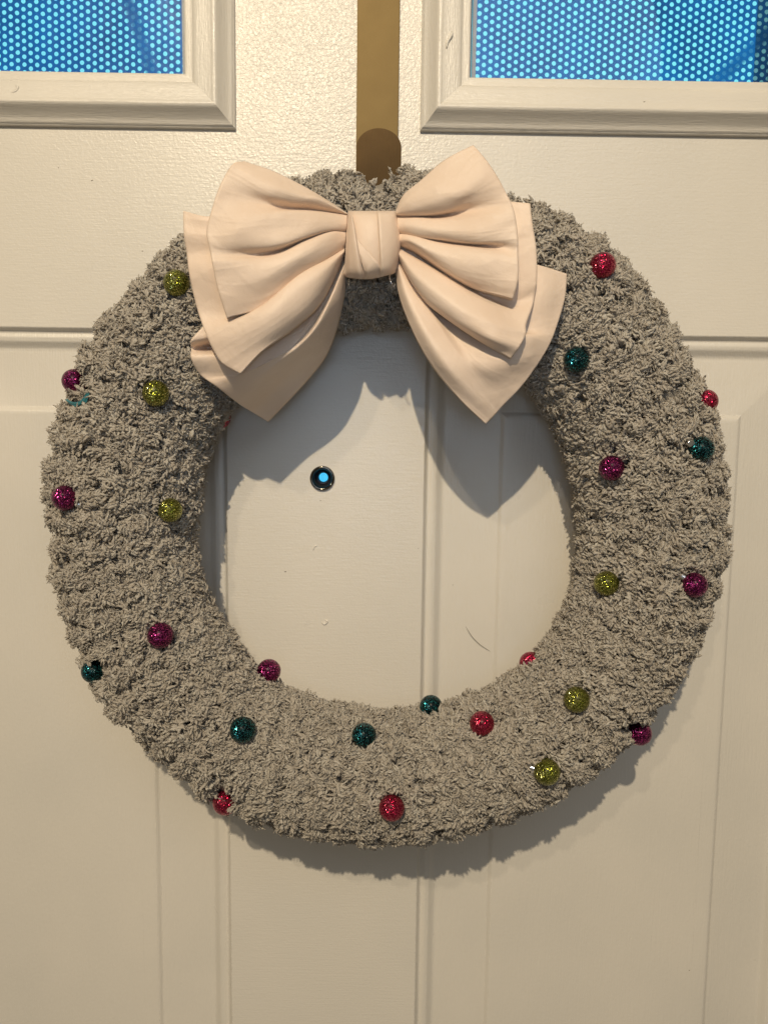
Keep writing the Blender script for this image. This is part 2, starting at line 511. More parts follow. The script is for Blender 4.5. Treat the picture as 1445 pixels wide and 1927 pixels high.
# ------------------------------------------------------------------ brass wreath hanger
pa, pb = at(671, 180, .0018), at(750, 180, .0018)
HX0, HX1 = pa[0], pb[0]
ztop = .62
hg = empty('wreath_hanger', ((HX0 + HX1) / 2, -.002, at(712, 340, .02)[2]))
tag(hg, 'flat brass door hanger with a shaded round ended hook lip, above the bow', 'wreath hanger')
def plate(name, outline, y0, y1, mat, parent, bevel=.0004):
    bm = bmesh.new()
    vs_ = [bm.verts.new((x, y0, z)) for x, z in outline]
    f = bm.faces.new(vs_)
    e = bmesh.ops.extrude_face_region(bm, geom=[f])
    for v in [g for g in e['geom'] if isinstance(g, bmesh.types.BMVert)]: v.co.y = y1
    bmesh.ops.recalc_face_normals(bm, faces=bm.faces)
    if bevel: bmesh.ops.bevel(bm, geom=[e_ for e_ in bm.edges if abs(e_.verts[0].co.y - e_.verts[1].co.y) < 1e-7], offset=bevel, segments=2, affect='EDGES')
    me = bpy.data.meshes.new(name); bm.to_mesh(me); bm.free()
    o = link(name, me, mat, parent)
    return keep(o)
zlo = at(712, 372, .02)[2]
plate('strap', [(HX0, zlo), (HX1, zlo), (HX1, ztop), (HX0, ztop)], -.0006, -.0024, M_brass, hg)
HL = .031
la, lb = at(670.5, 290, HL), at(755, 290, HL)
lx0, lx1 = la[0], lb[0]
zt = at(713, 241, HL)[2]
rr = (lx1 - lx0) / 2
# rounded top lip: slightly flatter than a half circle
arc = [(lx0 + rr + rr * math.cos(a), zt - rr * .82 + rr * .82 * math.sin(a)) for a in [math.pi * k / 24 for k in range(25)]]
plate('hook_lip', [(lx0, zlo)] + [(lx1, zlo)] + arc, -HL - .0009, -HL + .0009, M_brass_shaded, hg)
V, Fc = [], []
for s_, r in ((1, .0009), (0, -.0009)):
    pass
N = 14
for k in range(N + 1):
    a = math.pi * k / N
    cy = -(HL + .0015) / 2; R1 = (HL - .0015) / 2 + .0009; R2 = R1 - .0018
    for R_ in (R1, R2):
        for x in (lx0, lx1):
            V.append((x, cy + R_ * math.cos(a), zlo - R_ * math.sin(a)))
for k in range(N):
    b = k * 4
    Fc += [(b, b + 1, b + 5, b + 4), (b + 2, b + 6, b + 7, b + 3), (b, b + 4, b + 6, b + 2), (b + 1, b + 3, b + 7, b + 5)]
keep(mesh('hook_bend', V, Fc, M_brass, hg, False))

# ------------------------------------------------------------------ wreath path from its outline
C0 = (727, 962)
OUT = [(740, 312), (660, 316), (600, 325), (520, 345), (440, 372), (345, 440), (285, 490), (240, 550), (168, 630), (132, 715), (102, 800), (84, 880), (88, 960), (93, 1050), (104, 1130), (130, 1205),
       (168, 1290), (212, 1350), (270, 1405), (330, 1462), (400, 1512), (500, 1558), (600, 1582), (720, 1591), (830, 1583), (930, 1560), (1020, 1520), (1100, 1478), (1165, 1420), (1225, 1360),
       (1285, 1275), (1328, 1195), (1358, 1100), (1369, 1000), (1372, 900), (1352, 800), (1322, 705), (1275, 620), (1222, 540), (1150, 462), (1090, 415), (1000, 380), (880, 340), (800, 318)]
INN = [(735, 620), (650, 622), (580, 640), (500, 690), (432, 785), (397, 850), (383, 940), (368, 1000), (385, 1090), (432, 1180), (500, 1268), (560, 1302), (640, 1325), (740, 1332), (840, 1322),
       (905, 1298), (985, 1245), (1040, 1180), (1074, 1100), (1083, 1000), (1078, 920), (1062, 850), (1020, 780), (960, 700), (860, 640)]
def polar(L):
    a = np.array([math.atan2(-(y - C0[1]), x - C0[0]) for x, y in L]); r = np.array([math.hypot(x - C0[0], y - C0[1]) for x, y in L])
    o = np.argsort(a); a, r = a[o], r[o]
    return np.concatenate([a - 2 * math.pi, a, a + 2 * math.pi]), np.concatenate([r, r, r])
oa, orr = polar(OUT); ia, irr = polar(INN)
HC = .044
def hc(t):
    return HC - .0015 - .0115 * math.sin(t)
NTH = 720
TH = np.linspace(-math.pi, math.pi, NTH, endpoint=False)
ctr = np.zeros((NTH, 3)); rad = np.zeros(NTH)
ker = np.hanning(15); ker /= ker.sum()
Ro = np.interp(TH, oa, orr); Ri = np.interp(TH, ia, irr)
def circ(a):
    return np.convolve(np.concatenate([a[-7:], a, a[:7]]), ker, 'valid')
Ro, Ri = circ(Ro), circ(Ri)
for i, t in enumerate(TH):
    u = (math.cos(t), -math.sin(t))
    d1 = ray(C0[0] + u[0] * Ro[i], C0[1] + u[1] * Ro[i]); d2 = ray(C0[0] + u[0] * Ri[i], C0[1] + u[1] * Ri[i])
    d1 /= np.linalg.norm(d1); d2 /= np.linalg.norm(d2)
    m = d1 + d2; m /= np.linalg.norm(m)
    half = .5 * math.acos(float(d1 @ d2))
    P = CAM + m * ((D - hc(t)) / m[1])
    ctr[i] = P; rad[i] = np.linalg.norm(P - CAM) * math.sin(half)
print('minor radius mm', rad.min() * 1000, rad.max() * 1000)
rad = np.minimum(rad, .0475)
tan = np.roll(ctr, -1, 0) - np.roll(ctr, 1, 0); tan /= np.linalg.norm(tan, axis=1)[:, None]
E2 = np.array([0., -1., 0.])
E1 = np.cross(tan, E2); E1 /= np.linalg.norm(E1, axis=1)[:, None]
if (E1[0] @ (ctr[0] - ctr.mean(0))) < 0: E1 = -E1
PILE = .0084
def tube(theta_idx, psi, extra=0.):
    """point and frame on the wreath surface; psi 0 = outward, pi/2 = towards the viewer"""
    f = np.asarray(theta_idx) % NTH
    i0 = np.floor(f).astype(int) % NTH; i1 = (i0 + 1) % NTH; w_ = (f - np.floor(f))[..., None]
    c = ctr[i0] * (1 - w_) + ctr[i1] * w_
    e1 = E1[i0] * (1 - w_) + E1[i1] * w_
    t = tan[i0] * (1 - w_) + tan[i1] * w_
    r = rad[i0] * (1 - w_[..., 0]) + rad[i1] * w_[..., 0]
    n = e1 * np.cos(psi)[..., None] + E2 * np.sin(psi)[..., None]
    m = -e1 * np.sin(psi)[..., None] + E2 * np.cos(psi)[..., None]
    return c + n * (r - PILE + extra)[..., None], n, t, m

wr = empty('wreath', tuple(ctr.mean(0)))
tag(wr, 'round grey wreath wrapped in fluffy chenille yarn hanging on the cream door', 'wreath')
# core: wrapped form with shallow ridges
nv, nu = 48, 720
psi = np.linspace(0, 2 * math.pi, nv, endpoint=False)
ii, pp = np.meshgrid(np.arange(nu), psi, indexing='ij')
NW = 72
ridge = .0012 * np.cos(2 * math.pi * (ii / NTH * NW + .25 * np.sin(pp)))
Pc, _, _, _ = tube(ii.astype(float), pp, ridge)
Pc[..., 1] = np.minimum(Pc[..., 1], -.0015)
Fc = [(i * nv + k, i * nv + (k + 1) % nv, ((i + 1) % nu) * nv + (k + 1) % nv, ((i + 1) % nu) * nv + k) for i in range(nu) for k in range(nv)]
keep(mesh('wrapped_core', Pc.reshape(-1, 3), Fc, M_core, wr, True))

# ------------------------------------------------------------------ baubles
BR = .0067
BA = [  # colour, px, py, surface side (None = front), height override mm, which sides the pile may cover, label
    ('lime', 332, 532, None, None, 'lime green glitter bauble beside the left edge of the bow'),
    ('lime', 293, 740, None, None, 'lime green glitter bauble lower left of the bow, near the magenta rim bauble'),
    ('lime', 320, 960, None, None, 'lime green glitter bauble on the left of the ring, level with the peephole'),
    ('lime', 1141, 1098, None, None, 'lime green glitter bauble by the right inner edge of the ring'),
    ('lime', 1085, 1317, None, None, 'lime green glitter bauble above the magenta bauble at the lower right rim'),
    ('lime', 1029, 1453, None, None, 'lowest lime green glitter bauble, near the bottom right of the ring'),
    ('magenta', 140, 717, 62, (1, .2, 1.0), 'magenta glitter bauble on the outer left rim above the teal yarn scrap'),
    ('magenta', 122, 937, None, (1, -.3, .7), 'magenta glitter bauble half sunk in the far left rim'),
    ('magenta', 302, 1196, None, None, 'magenta glitter bauble on the lower left of the ring face'),
    ('magenta', 506, 1263, 40, (-1, .6, .0), 'magenta glitter bauble peeping over the lower left inner edge'),
    ('magenta', 1151, 881, None, None, 'magenta glitter bauble on the right face of the ring below the bow'),
    ('magenta', 1307, 1101, None, None, 'magenta glitter bauble near the right outer edge, right of a lime one'),
    ('magenta', 1203, 1380, 57, (-.3, -1, .7), 'magenta glitter bauble hanging off the lower right rim'),
    ('red', 1134, 499, None, (-.5, 1, .45), 'red glitter bauble sunk in the pile at the upper right of the ring'),
    ('red', 1328, 755, 60, (-.25, 1, .15), 'red glitter bauble half buried on the right outer rim'),
    ('red', 424, 1510, 63, (.2, -1, .7), 'red glitter bauble on the lower left outer rim'),
    ('red', 737, 1521, None, None, 'red glitter bauble at the very bottom of the ring face'),
    ('red', 907, 1362, None, None, 'red glitter bauble on the lower right face between a teal and a lime one'),
    ('red', 999, 1249, 38, (1, .7, -.5), 'red glitter bauble almost hidden in the lower right inner edge'),
    ('red', 413, 785, 30, (-1, .0, -.9), 'red glitter bauble almost hidden at the left inner edge under the bow'),
    ('teal', 1085, 677, None, None, 'dark teal glitter bauble right of the bow tail'),
    ('teal', 1320, 845, None, None, 'dark teal glitter bauble with a silver stem near the right rim'),
    ('teal', 176, 1263, 66, (1, 0, .7), 'dark teal glitter bauble on the lower left outer rim'),
    ('teal', 457, 1374, None, None, 'dark teal glitter bauble on the lower left face under the magenta inner one'),
    ('teal', 685, 1384, None, None, 'dark teal glitter bauble at the bottom middle of the ring face'),
    ('teal', 811, 1330, 42, (.2, 1, .0), 'dark teal glitter bauble peeping over the bottom inner edge'),
]
BCOL = {'lime': 'lime green glitter baubles', 'magenta': 'magenta glitter baubles', 'red': 'red glitter baubles', 'teal': 'dark teal glitter baubles'}
def bauble_mesh(seed):
    bm = bmesh.new()
    bmesh.ops.create_icosphere(bm, subdivisions=5, radius=BR)
    for v in bm.verts:
        n = v.co.normalized()
        v.co += n * (.00010 * noise.noise(n * 22 + Vector((seed, 0, 0))) + .00006 * noise.noise(n * 60))
    me = bpy.data.meshes.new('bauble'); bm.to_mesh(me); bm.free(); me.shade_smooth()
    return me
def stem_mesh():
    bm = bmesh.new()
    prof = [(.0016, 0), (.0021, .0006), (.0016, .0012), (.0021, .0018), (.0016, .0024), (.0021, .0030), (.0015, .0036), (.0018, .0042), (.0010, .0052)]
    n = 14; rows = [[bm.verts.new((r * math.cos(2 * math.pi * k / n), r * math.sin(2 * math.pi * k / n), z * .8 + BR - .0010)) for k in range(n)] for r, z in prof]
    for a, b in zip(rows, rows[1:]):
        for k in range(n): bm.faces.new((a[k], a[(k + 1) % n], b[(k + 1) % n], b[k]))
    bm.faces.new(rows[-1])
    me = bpy.data.meshes.new('stem'); bm.to_mesh(me); bm.free(); me.shade_smooth(); me.materials.append(M_silver)
    return me
STEM = stem_mesh()
BM = {c: bauble_mesh(i * 3.1) for i, c in enumerate(BCOL)}
for c in BM: BM[c].materials.append(GL[c])
STEMS = {(1320, 845): (-1, -.45, .2), (1307, 1101): (-1, -.7, -.35), (1029, 1453): (-1, -.15, -.3), (122, 937): (1, .5, -.1)}
BPOS = []
for c, px, py, hh, cover, label in BA:
    if hh is None:
        t = math.atan2(-(py - C0[1]), px - C0[0]); i = int(round((t + math.pi) / (2 * math.pi) * NTH)) % NTH
        H0 = hc(t); h = H0
        for _ in range(8):
            P = at(px, py, h)
            off = (P - ctr[i]) @ E1[i]
            R_ = rad[i] + .0005
            h = H0 + math.sqrt(max(1e-8, R_ * R_ - min(abs(off), R_ * .995) ** 2))
    else: h = hh / 1000 + hc(math.atan2(-(py - C0[1]), px - C0[0])) - HC
    P = at(px, py, h)
    BPOS.append((P, cover))
    o = link('bauble', BM[c])
    o.location = P
    o.scale = (random.uniform(.96, 1.04),) * 3
    o.rotation_euler = (random.uniform(0, 6), random.uniform(0, 6), random.uniform(0, 6))
    tag(o, label, 'bauble', BCOL[c])
    if (px, py) in STEMS:
        o.rotation_euler = (0, 0, 0)
        dx, dy, dz = STEMS[(px, py)]
        s_ = link('stem', STEM, None, o)
        s_.rotation_euler = Vector((dx, -dz, -dy)).to_track_quat('Z', 'Y').to_euler()

# ------------------------------------------------------------------ the yarn pile
def tuft(seed, nthreads=6, seg=9):
    r_ = random.Random(seed)
    ha0 = r_.uniform(0, 6.28); hk0 = r_.choice((1.6, 2.8, 4.0, 5.0)) * .001; ta = r_.uniform(0, 6.28)
    V, Fc, tone = [], [], []
    for th in range(nthreads + 3):
        fine = th >= nthreads
        L = r_.uniform(.0070, .0105) * (1.06 if fine else 1)
        a0 = r_.uniform(0, 6.28); lean = r_.uniform(.02, .30)
        curl = r_.uniform(.0003, .0009); fr = r_.uniform(4, 9); ph_ = r_.uniform(0, 6.28)
        hook = hk0 * r_.uniform(.7, 1.3); ha = ha0 + r_.gauss(0, .45)
        b = Vector((r_.gauss(0, .0007), r_.gauss(0, .0007), -.0008))
        pts = []
        for s in range(seg + 1):
            t = s / seg
            p = b + Vector((math.cos(a0) * lean, math.sin(a0) * lean, 1)).normalized() * L * t * (1 - (.10 + 55 * hook) * t * t)
            p += Vector((math.cos(fr * t + ph_), math.sin(fr * t + ph_), 0)) * curl * t
            p += Vector((math.cos(ha), math.sin(ha), 0)) * hook * t * t
            pts.append(p)
        rad_ = r_.uniform(.00016, .00024) if fine else r_.uniform(.00052, .00074); tn = r_.random()
        base = len(V)
        for s, p in enumerate(pts):
            tg = (pts[min(s + 1, seg)] - pts[max(s - 1, 0)]).normalized()
            u = tg.cross(Vector((.3, 1, .1))).normalized(); v = tg.cross(u)
            tt = s / seg
            rr_ = rad_ * (.85 + .25 * math.sin(math.pi * tt)) * (1 if tt < .95 else .45)
            for k in range(4):
                w_ = 2 * math.pi * k / 4; tw = tt * 11 + tn * 6
                cx_, cy_ = math.cos(w_) * rr_ * 1.35, math.sin(w_) * rr_ * .72
                V.append(p + u * (cx_ * math.cos(tw) - cy_ * math.sin(tw)) + v * (cx_ * math.sin(tw) + cy_ * math.cos(tw))); tone.append(tn)
        for s in range(seg):
            for k in range(4):
                Fc.append((base + s * 4 + k, base + s * 4 + (k + 1) % 4, base + (s + 1) * 4 + (k + 1) % 4, base + (s + 1) * 4 + k))
        Fc.append(tuple(base + seg * 4 + k for k in range(4)))
    me = bpy.data.meshes.new('yarn_tuft')
    me.from_pydata(V, [], Fc); me.shade_smooth(); me.materials.append(M_yarn)
    a = me.attributes.new('tone', 'FLOAT', 'POINT'); a.data.foreach_set('value', tone)
    return bpy.data.objects.new('yarn_tuft', me)
tc = bpy.data.collections.new('yarn_tufts')
NV = 12
for k in range(NV): tc.objects.link(tuft(100 + k))

def vnoise(P, scale, seed):
    """smooth vector noise, numpy: sum of random sinusoids"""
    g = np.random.default_rng(seed)
    out = np.zeros(P.shape)
    for j in range(3):
        acc = np.zeros(len(P))
        for _ in range(7):
            k = g.normal(size=3) * scale
            acc += np.sin(P @ k + g.uniform(0, 6.28))
        out[:, j] = acc / 7 ** .5
    return out
# clumps: the yarn is wound round the ring and every turn swells into fluffy bumps
CT, CP = [], []
for wv in range(NW):
    nb = int(2 * math.pi * .041 / .0125)
    off = rng.random()
    for k in range(nb):
        p = 2 * math.pi * (k + off + rng.uniform(-.22, .22)) / nb
        if -.62 > math.sin(p): continue
        CT.append((wv + .5 - .30 * math.sin(p) + rng.normal() * .10) / NW * NTH); CP.append(p)
CT, CP = np.array(CT), np.array(CP)
NC = len(CT)
_, cn, ct_, cm = tube(CT, CP, np.zeros(NC))
lean_t, lean_m = rng.normal(size=NC) * .16, rng.normal(size=NC) * .22
csize = np.clip(1 + rng.normal(size=NC) * .13, .7, 1.3)
PER = 30
ci_ = np.repeat(np.arange(NC), PER)
rho = np.sqrt(rng.random(NC * PER)); ang = rng.random(NC * PER) * 2 * math.pi
da, db = rho * np.cos(ang), rho * np.sin(ang)
B0, n, t, m = tube(CT[ci_], CP[ci_], np.zeros(len(ci_)))
lowc = vnoise(B0, 60, 5)[:, 0]
B0 = B0 + t * (da * .0060 * csize[ci_])[:, None] + m * (db * .0070 * csize[ci_])[:, None]
B0 = B0 + n * (.0030 * (1 - da ** 2) - .0014 * rho ** 2)[:, None]
mid = vnoise(B0, 420, 2)
mid -= n * (mid * n).sum(1)[:, None]
d = n * (1.0 - .35 * rho ** 2)[:, None] + t * (da * .95 + lean_t[ci_])[:, None] + m * (db * .70 + lean_m[ci_])[:, None] + .20 * mid + rng.normal(size=B0.shape) * .07
PH = rho
S = (.97 - .20 * da ** 2 - .06 * db ** 2) * (.35 + .65 * csize[ci_]) * (1 + .05 * lowc) + rng.normal(size=len(rho)) * .06
# loose fill between the bumps
NF = 6000
fp = rng.uniform(-.6, math.pi + .6, NF); ft = rng.random(NF) * NTH
Bf, nf, tf, mf = tube(ft, fp, np.zeros(NF))
df = nf + rng.normal(size=Bf.shape) * .35
B0 = np.concatenate([B0, Bf]); n = np.concatenate([n, nf]); d = np.concatenate([d, df]); S = np.concatenate([S, np.full(NF, .55)])
d[:, 2] -= .06
d /= np.linalg.norm(d, axis=1)[:, None]
dn = (d * n).sum(1)
d = d + n * np.maximum(0, .22 - dn)[:, None]
d /= np.linalg.norm(d, axis=1)[:, None]
S = np.clip(S, .6, 1.5)
# the bow presses the pile down where it lies on it
HULL = [(365, 420), (440, 330), (560, 365), (650, 410), (745, 410), (800, 350), (880, 300), (950, 385), (1000, 400), (1008, 500), (1050, 520), (1030, 630), (912, 770), (820, 670), (765, 580), (740, 500), (655, 500), (640, 580), (590, 690), (505, 775), (380, 690), (370, 640), (385, 600), (360, 520)]
pj = project(B0); ins = np.zeros(len(B0), bool)
for (xa, ya), (xb, yb) in zip(HULL, HULL[1:] + HULL[:1]):
    cr = (ya > pj[:, 1]) != (yb > pj[:, 1])
    ins ^= cr & (pj[:, 0] < (xb - xa) * (pj[:, 1] - ya) / (yb - ya + 1e-9) + xa)
S[ins] *= .42
ins_near = ins & (np.hypot(pj[:, 0] - 700, pj[:, 1] - 460) < 170)
ok = ~ins_near
tip = B0 + d * (.0085 * S)[:, None]
midp = B0 + d * (.0045 * S)[:, None]
ok &= tip[:, 1] < -.001
for (P, cover) in BPOS:
    pr = project(P[None])[0]
    rpx = BR / np.linalg.norm(P - CAM) * F
    for q, k_ in ((tip, 1.02), (midp, 1.0), (B0 + d * (.0065 * S)[:, None], 1.0), (B0 + d * (.0028 * S)[:, None], .9)):
        v = project(q) - pr
        dist = np.hypot(v[:, 0], v[:, 1])
        front = np.linalg.norm(q - CAM, axis=1) < np.linalg.norm(P - CAM) + .001
        hit = (dist < rpx * k_ * (1.0 if cover is None else 1.05)) & front
        if cover is not None:
            cvr = np.array(cover[:2]) / np.hypot(*cover[:2])
            hit &= (v @ cvr) < rpx * cover[2]
        ok &= ~hit
    ok &= (np.linalg.norm(midp - P, axis=1) > BR * .9) | (cover is not None)
# the teal scrap lies on top of the pile
for sx_, sy_ in ((164, 743), (158, 754), (147, 761), (135, 758), (125, 751)):
    for q in (tip, midp):
        v = project(q)
        ok &= ~((np.hypot(v[:, 0] - sx_, v[:, 1] - sy_) < 8) & (q[:, 1] < -.060))
# parting where the hook lip drops into the pile
for q in (tip, midp, B0):
    v = project(q)
    vv = 350 - .50 * np.abs(v[:, 0] - 713)
    ok &= ~((np.abs(v[:, 0] - 713) < 43) & (v[:, 1] < vv))
B0, d, S = B0[ok], d[ok], S[ok]
print('tufts', len(S))
# Euler angles taking +Z to d, with a random spin about it
spin = rng.uniform(0, 2 * math.pi, len(S))
beta = np.arccos(np.clip(d[:, 2], -1, 1)); alpha = np.arctan2(d[:, 1], d[:, 0])
ca, sa, cb, sb, cg, sg = np.cos(alpha), np.sin(alpha), np.cos(beta), np.sin(beta), np.cos(spin), np.sin(spin)
R00 = ca * cb * cg - sa * sg; R10 = sa * cb * cg + ca * sg; R20 = -sb * cg
R21 = sb * sg; R22 = cb
ex = np.arctan2(R21, R22); ey = -np.arcsin(np.clip(R20, -1, 1)); ez = np.arctan2(R10, R00)
eul = np.stack([ex, ey, ez], 1)
me = bpy.data.meshes.new('yarn_pile')
me.vertices.add(len(S)); me.vertices.foreach_set('co', (B0).ravel())
a = me.attributes.new('rot', 'FLOAT_VECTOR', 'POINT'); a.data.foreach_set('vector', eul.ravel())
a = me.attributes.new('scl', 'FLOAT', 'POINT'); a.data.foreach_set('value', S)
a = me.attributes.new('pick', 'INT', 'POINT'); a.data.foreach_set('value', rng.integers(0, NV, len(S)).astype(np.int32))
pile = keep(link('yarn_pile', me, M_yarn, wr))
pile['kind'] = 'stuff'
ng = bpy.data.node_groups.new('yarn_pile', 'GeometryNodeTree')
ng.interface.new_socket('Geometry', in_out='INPUT', socket_type='NodeSocketGeometry')
ng.interface.new_socket('Geometry', in_out='OUTPUT', socket_type='NodeSocketGeometry')
N_ = ng.nodes.new; Lk = ng.links.new
gi, go = N_('NodeGroupInput'), N_('NodeGroupOutput')
m2p = N_('GeometryNodeMeshToPoints'); iop = N_('GeometryNodeInstanceOnPoints'); ci = N_('GeometryNodeCollectionInfo')
ci.inputs['Collection'].default_value = tc; ci.inputs['Separate Children'].default_value = True; ci.inputs['Reset Children'].default_value = True
def na(nm, ty):
    x = N_('GeometryNodeInputNamedAttribute'); x.data_type = ty; x.inputs['Name'].default_value = nm; return x.outputs['Attribute']
e2r = N_('FunctionNodeEulerToRotation'); Lk(na('rot', 'FLOAT_VECTOR'), e2r.inputs[0])
Lk(gi.outputs[0], m2p.inputs['Mesh']); Lk(m2p.outputs[0], iop.inputs['Points']); Lk(ci.outputs[0], iop.inputs['Instance'])
iop.inputs['Pick Instance'].default_value = True
Lk(na('pick', 'INT'), iop.inputs['Instance Index']); Lk(e2r.outputs[0], iop.inputs['Rotation']); Lk(na('scl', 'FLOAT'), iop.inputs['Scale'])
Lk(iop.outputs[0], go.inputs[0])
md = pile.modifiers.new('pile', 'NODES'); md.node_group = ng

# scrap of teal fibre under the magenta bauble
ts = empty('teal_yarn_scrap', tuple(at(145, 752, .050)))
tag(ts, 'small curled scrap of teal yarn under the magenta bauble on the left rim', 'yarn scrap')
for k in range(12):
    j = lambda s=2.2: rng.normal() * s
    P = [at(166 + j(), 740 + j(), .070), at(158 + j(), 754 + j(), .071), at(146 + j(), 761 + j(), .069), at(134 + j(), 758 + j(), .066), at(123 + j(), 750 + j(), .062)]
    if k % 3 == 0: P = P[:3]
    keep(blob('fibre', spl(P, 4), .00035, M_teal, ts, 5))

# ------------------------------------------------------------------ the satin bow
bow = empty('bow', tuple(at(700, 460, .105)))
tag(bow, 'large blush pink satin bow with layered loops at the top of the wreath', 'bow')
def sink(px, py):
    """the knot is pulled back into the pile and the loops puff forward from it"""
    return 24 * max(0, 1 - math.hypot(px - 700, py - 460) / 310)
def ZL(x, y, z):
    px, py = 320 + x / 3.284, 250 + y / 3.284
    return (px, py, z - 4 - sink(px, py) - 9 * min(1, max(0, (py - 480) / 220)))
def ZR(x, y, z):
    px, py = 620 + x / 3.0104, 250 + y / 3.0104
    return (px, py, z - 4 - sink(px, py))
def resample(P, n):
    P = np.array(spl(P, 10))
    s = np.concatenate([[0], np.cumsum(np.linalg.norm(np.diff(P, axis=0), axis=1))]); s /= s[-1]
    q = np.linspace(0, 1, n)
    return np.stack([np.interp(q, s, P[:, j]) for j in range(3)], 1)
def loft(name, ribs, Z, nu=84, sub=14, back=True, seed=0, wrinkle=.00035, roll=.0009, depth=.0030, parent=None, lab=None):
    W = []
    for r in ribs:
        W.append(resample([at(*Z(x, y, z)[:2], Z(x, y, z)[2] / 1000) for x, y, z in r], nu))
    W = np.array(W)                                   # ribs x nu x 3
    # across the ribs
    G = [2 * W[0] - W[1]] + list(W) + [2 * W[-1] - W[-2]]
    rows = []
    for i in range(1, len(G) - 2):
        d01 = np.sqrt(np.linalg.norm(G[i] - G[i - 1], axis=1) + 1e-5)[:, None]; d12 = np.sqrt(np.linalg.norm(G[i + 1] - G[i], axis=1) + 1e-5)[:, None]; d23 = np.sqrt(np.linalg.norm(G[i + 2] - G[i + 1], axis=1) + 1e-5)[:, None]
        m1 = (G[i + 1] - G[i]) + d12 * ((G[i] - G[i - 1]) / d01 - (G[i + 1] - G[i - 1]) / (d01 + d12))
        m2 = (G[i + 1] - G[i]) + d12 * ((G[i + 2] - G[i + 1]) / d23 - (G[i + 2] - G[i]) / (d12 + d23))
        for k in range(sub):
            t = k / sub
            rows.append((2 * t ** 3 - 3 * t * t + 1) * G[i] + (t ** 3 - 2 * t * t + t) * m1 + (-2 * t ** 3 + 3 * t * t) * G[i + 1] + (t ** 3 - t * t) * m2)
    rows.append(G[-2])
    S_ = np.array(rows)
    nr = len(S_)
    # soft irregular wrinkles, growing away from the knot
    uu = np.linspace(0, 1, nu)
    for i in range(nr):
        for j in range(nu):
            p = S_[i, j]
            a_ = i / (nr - 1)
            q = Vector((a_ * 9 + seed * 7.3, uu[j] * 2.2, seed))
            q2 = Vector((p[0] * 60, p[2] * 60, seed * 3.1))
            q3 = Vector((a_ * nr * .16, uu[j] * 1.6 + seed, seed * 5.7)) + Vector((noise.noise(q) * .8, 0, 0))
            q4 = Vector((p[0] * 45 + p[2] * 25, p[2] * 45, seed * 9.1))
            crease = (1 - abs(noise.noise(q3)) * 2.2); crease = max(0, crease) ** 5
            crease2 = max(0, 1 - abs(noise.noise(q4)) * 3.0) ** 5
            S_[i, j, 1] -= ((noise.noise(q) * .9 + noise.noise(q2) * .8) * 2 + crease * .35 * min(1, uu[j] * 3) + crease2 * .55 * uu[j]) * wrinkle * (.25 + uu[j])
    V = []; 
    cols = list(range(nu))
    grid = [[tuple(S_[i, j]) for j in range(nu)] for i in range(nr)]
    if back:
        for i in range(nr):
            e = S_[i, -1]; dd = S_[i, -1] - S_[i, -5]; dd[1] = 0; dd /= np.linalg.norm(dd) + 1e-9
            for k in range(1, 7):
                a_ = math.pi * k / 6
                grid[i].append(tuple(e + dd * roll * math.sin(a_) + np.array([0, depth * (1 - math.cos(a_)) / 2, 0])))
            for j in range(nu - 2, -1, -3):
                grid[i].append(tuple(S_[i, j] + np.array([0, depth, 0]) ))
    nc = len(grid[0])
    V = [p for row in grid for p in row]
    Fc = [(i * nc + j, i * nc + j + 1, (i + 1) * nc + j + 1, (i + 1) * nc + j) for i in range(nr - 1) for j in range(nc - 1)]
    o = mesh(name, V, Fc, M_satin, parent or bow, True)
    keep(o)
    so = o.modifiers.new('cloth', 'SOLIDIFY'); so.thickness = .00022; so.offset = 0
    if lab: o['label'] = lab
    return o

loft('loop', [
    [(1095, 495, 102), (950, 400, 103), (800, 313, 103), (620, 228, 101), (462, 176, 99)],
    [(1095, 500, 104), (930, 412, 107), (820, 392, 108), (650, 330, 108), (402, 188, 102)],
    [(1095, 503, 103), (910, 440, 106), (760, 420, 107), (600, 370, 108), (350, 262, 103)],
    [(1095, 506, 102), (900, 478, 102), (720, 465, 102), (560, 420, 105), (305, 358, 104)],
    [(1095, 512, 104), (880, 486, 108), (700, 487, 109), (480, 508, 109), (268, 465, 105)],
    [(1095, 560, 106), (900, 560, 111), (700, 580, 111), (450, 600, 110), (236, 600, 105)],
    [(1090, 600, 105), (980, 598, 109), (830, 638, 111), (620, 695, 111), (248, 695, 106)],
    [(1090, 607, 100), (1000, 613, 100), (860, 652, 101), (640, 738, 104), (262, 755, 106)],
    [(1090, 612, 104), (990, 612, 108), (840, 668, 109), (620, 775, 109), (275, 822, 107)],
    [(1088, 660, 105), (960, 690, 110), (800, 770, 112), (560, 890, 111), (290, 905, 107)],
    [(1085, 700, 103), (960, 770, 107), (800, 870, 107), (560, 1010, 107), (322, 1020, 107)],
    [(1085, 712, 101), (960, 800, 103), (800, 900, 104), (570, 1075, 105), (360, 1140, 106)]], ZL, seed=1, lab='upper left bow loop in front')
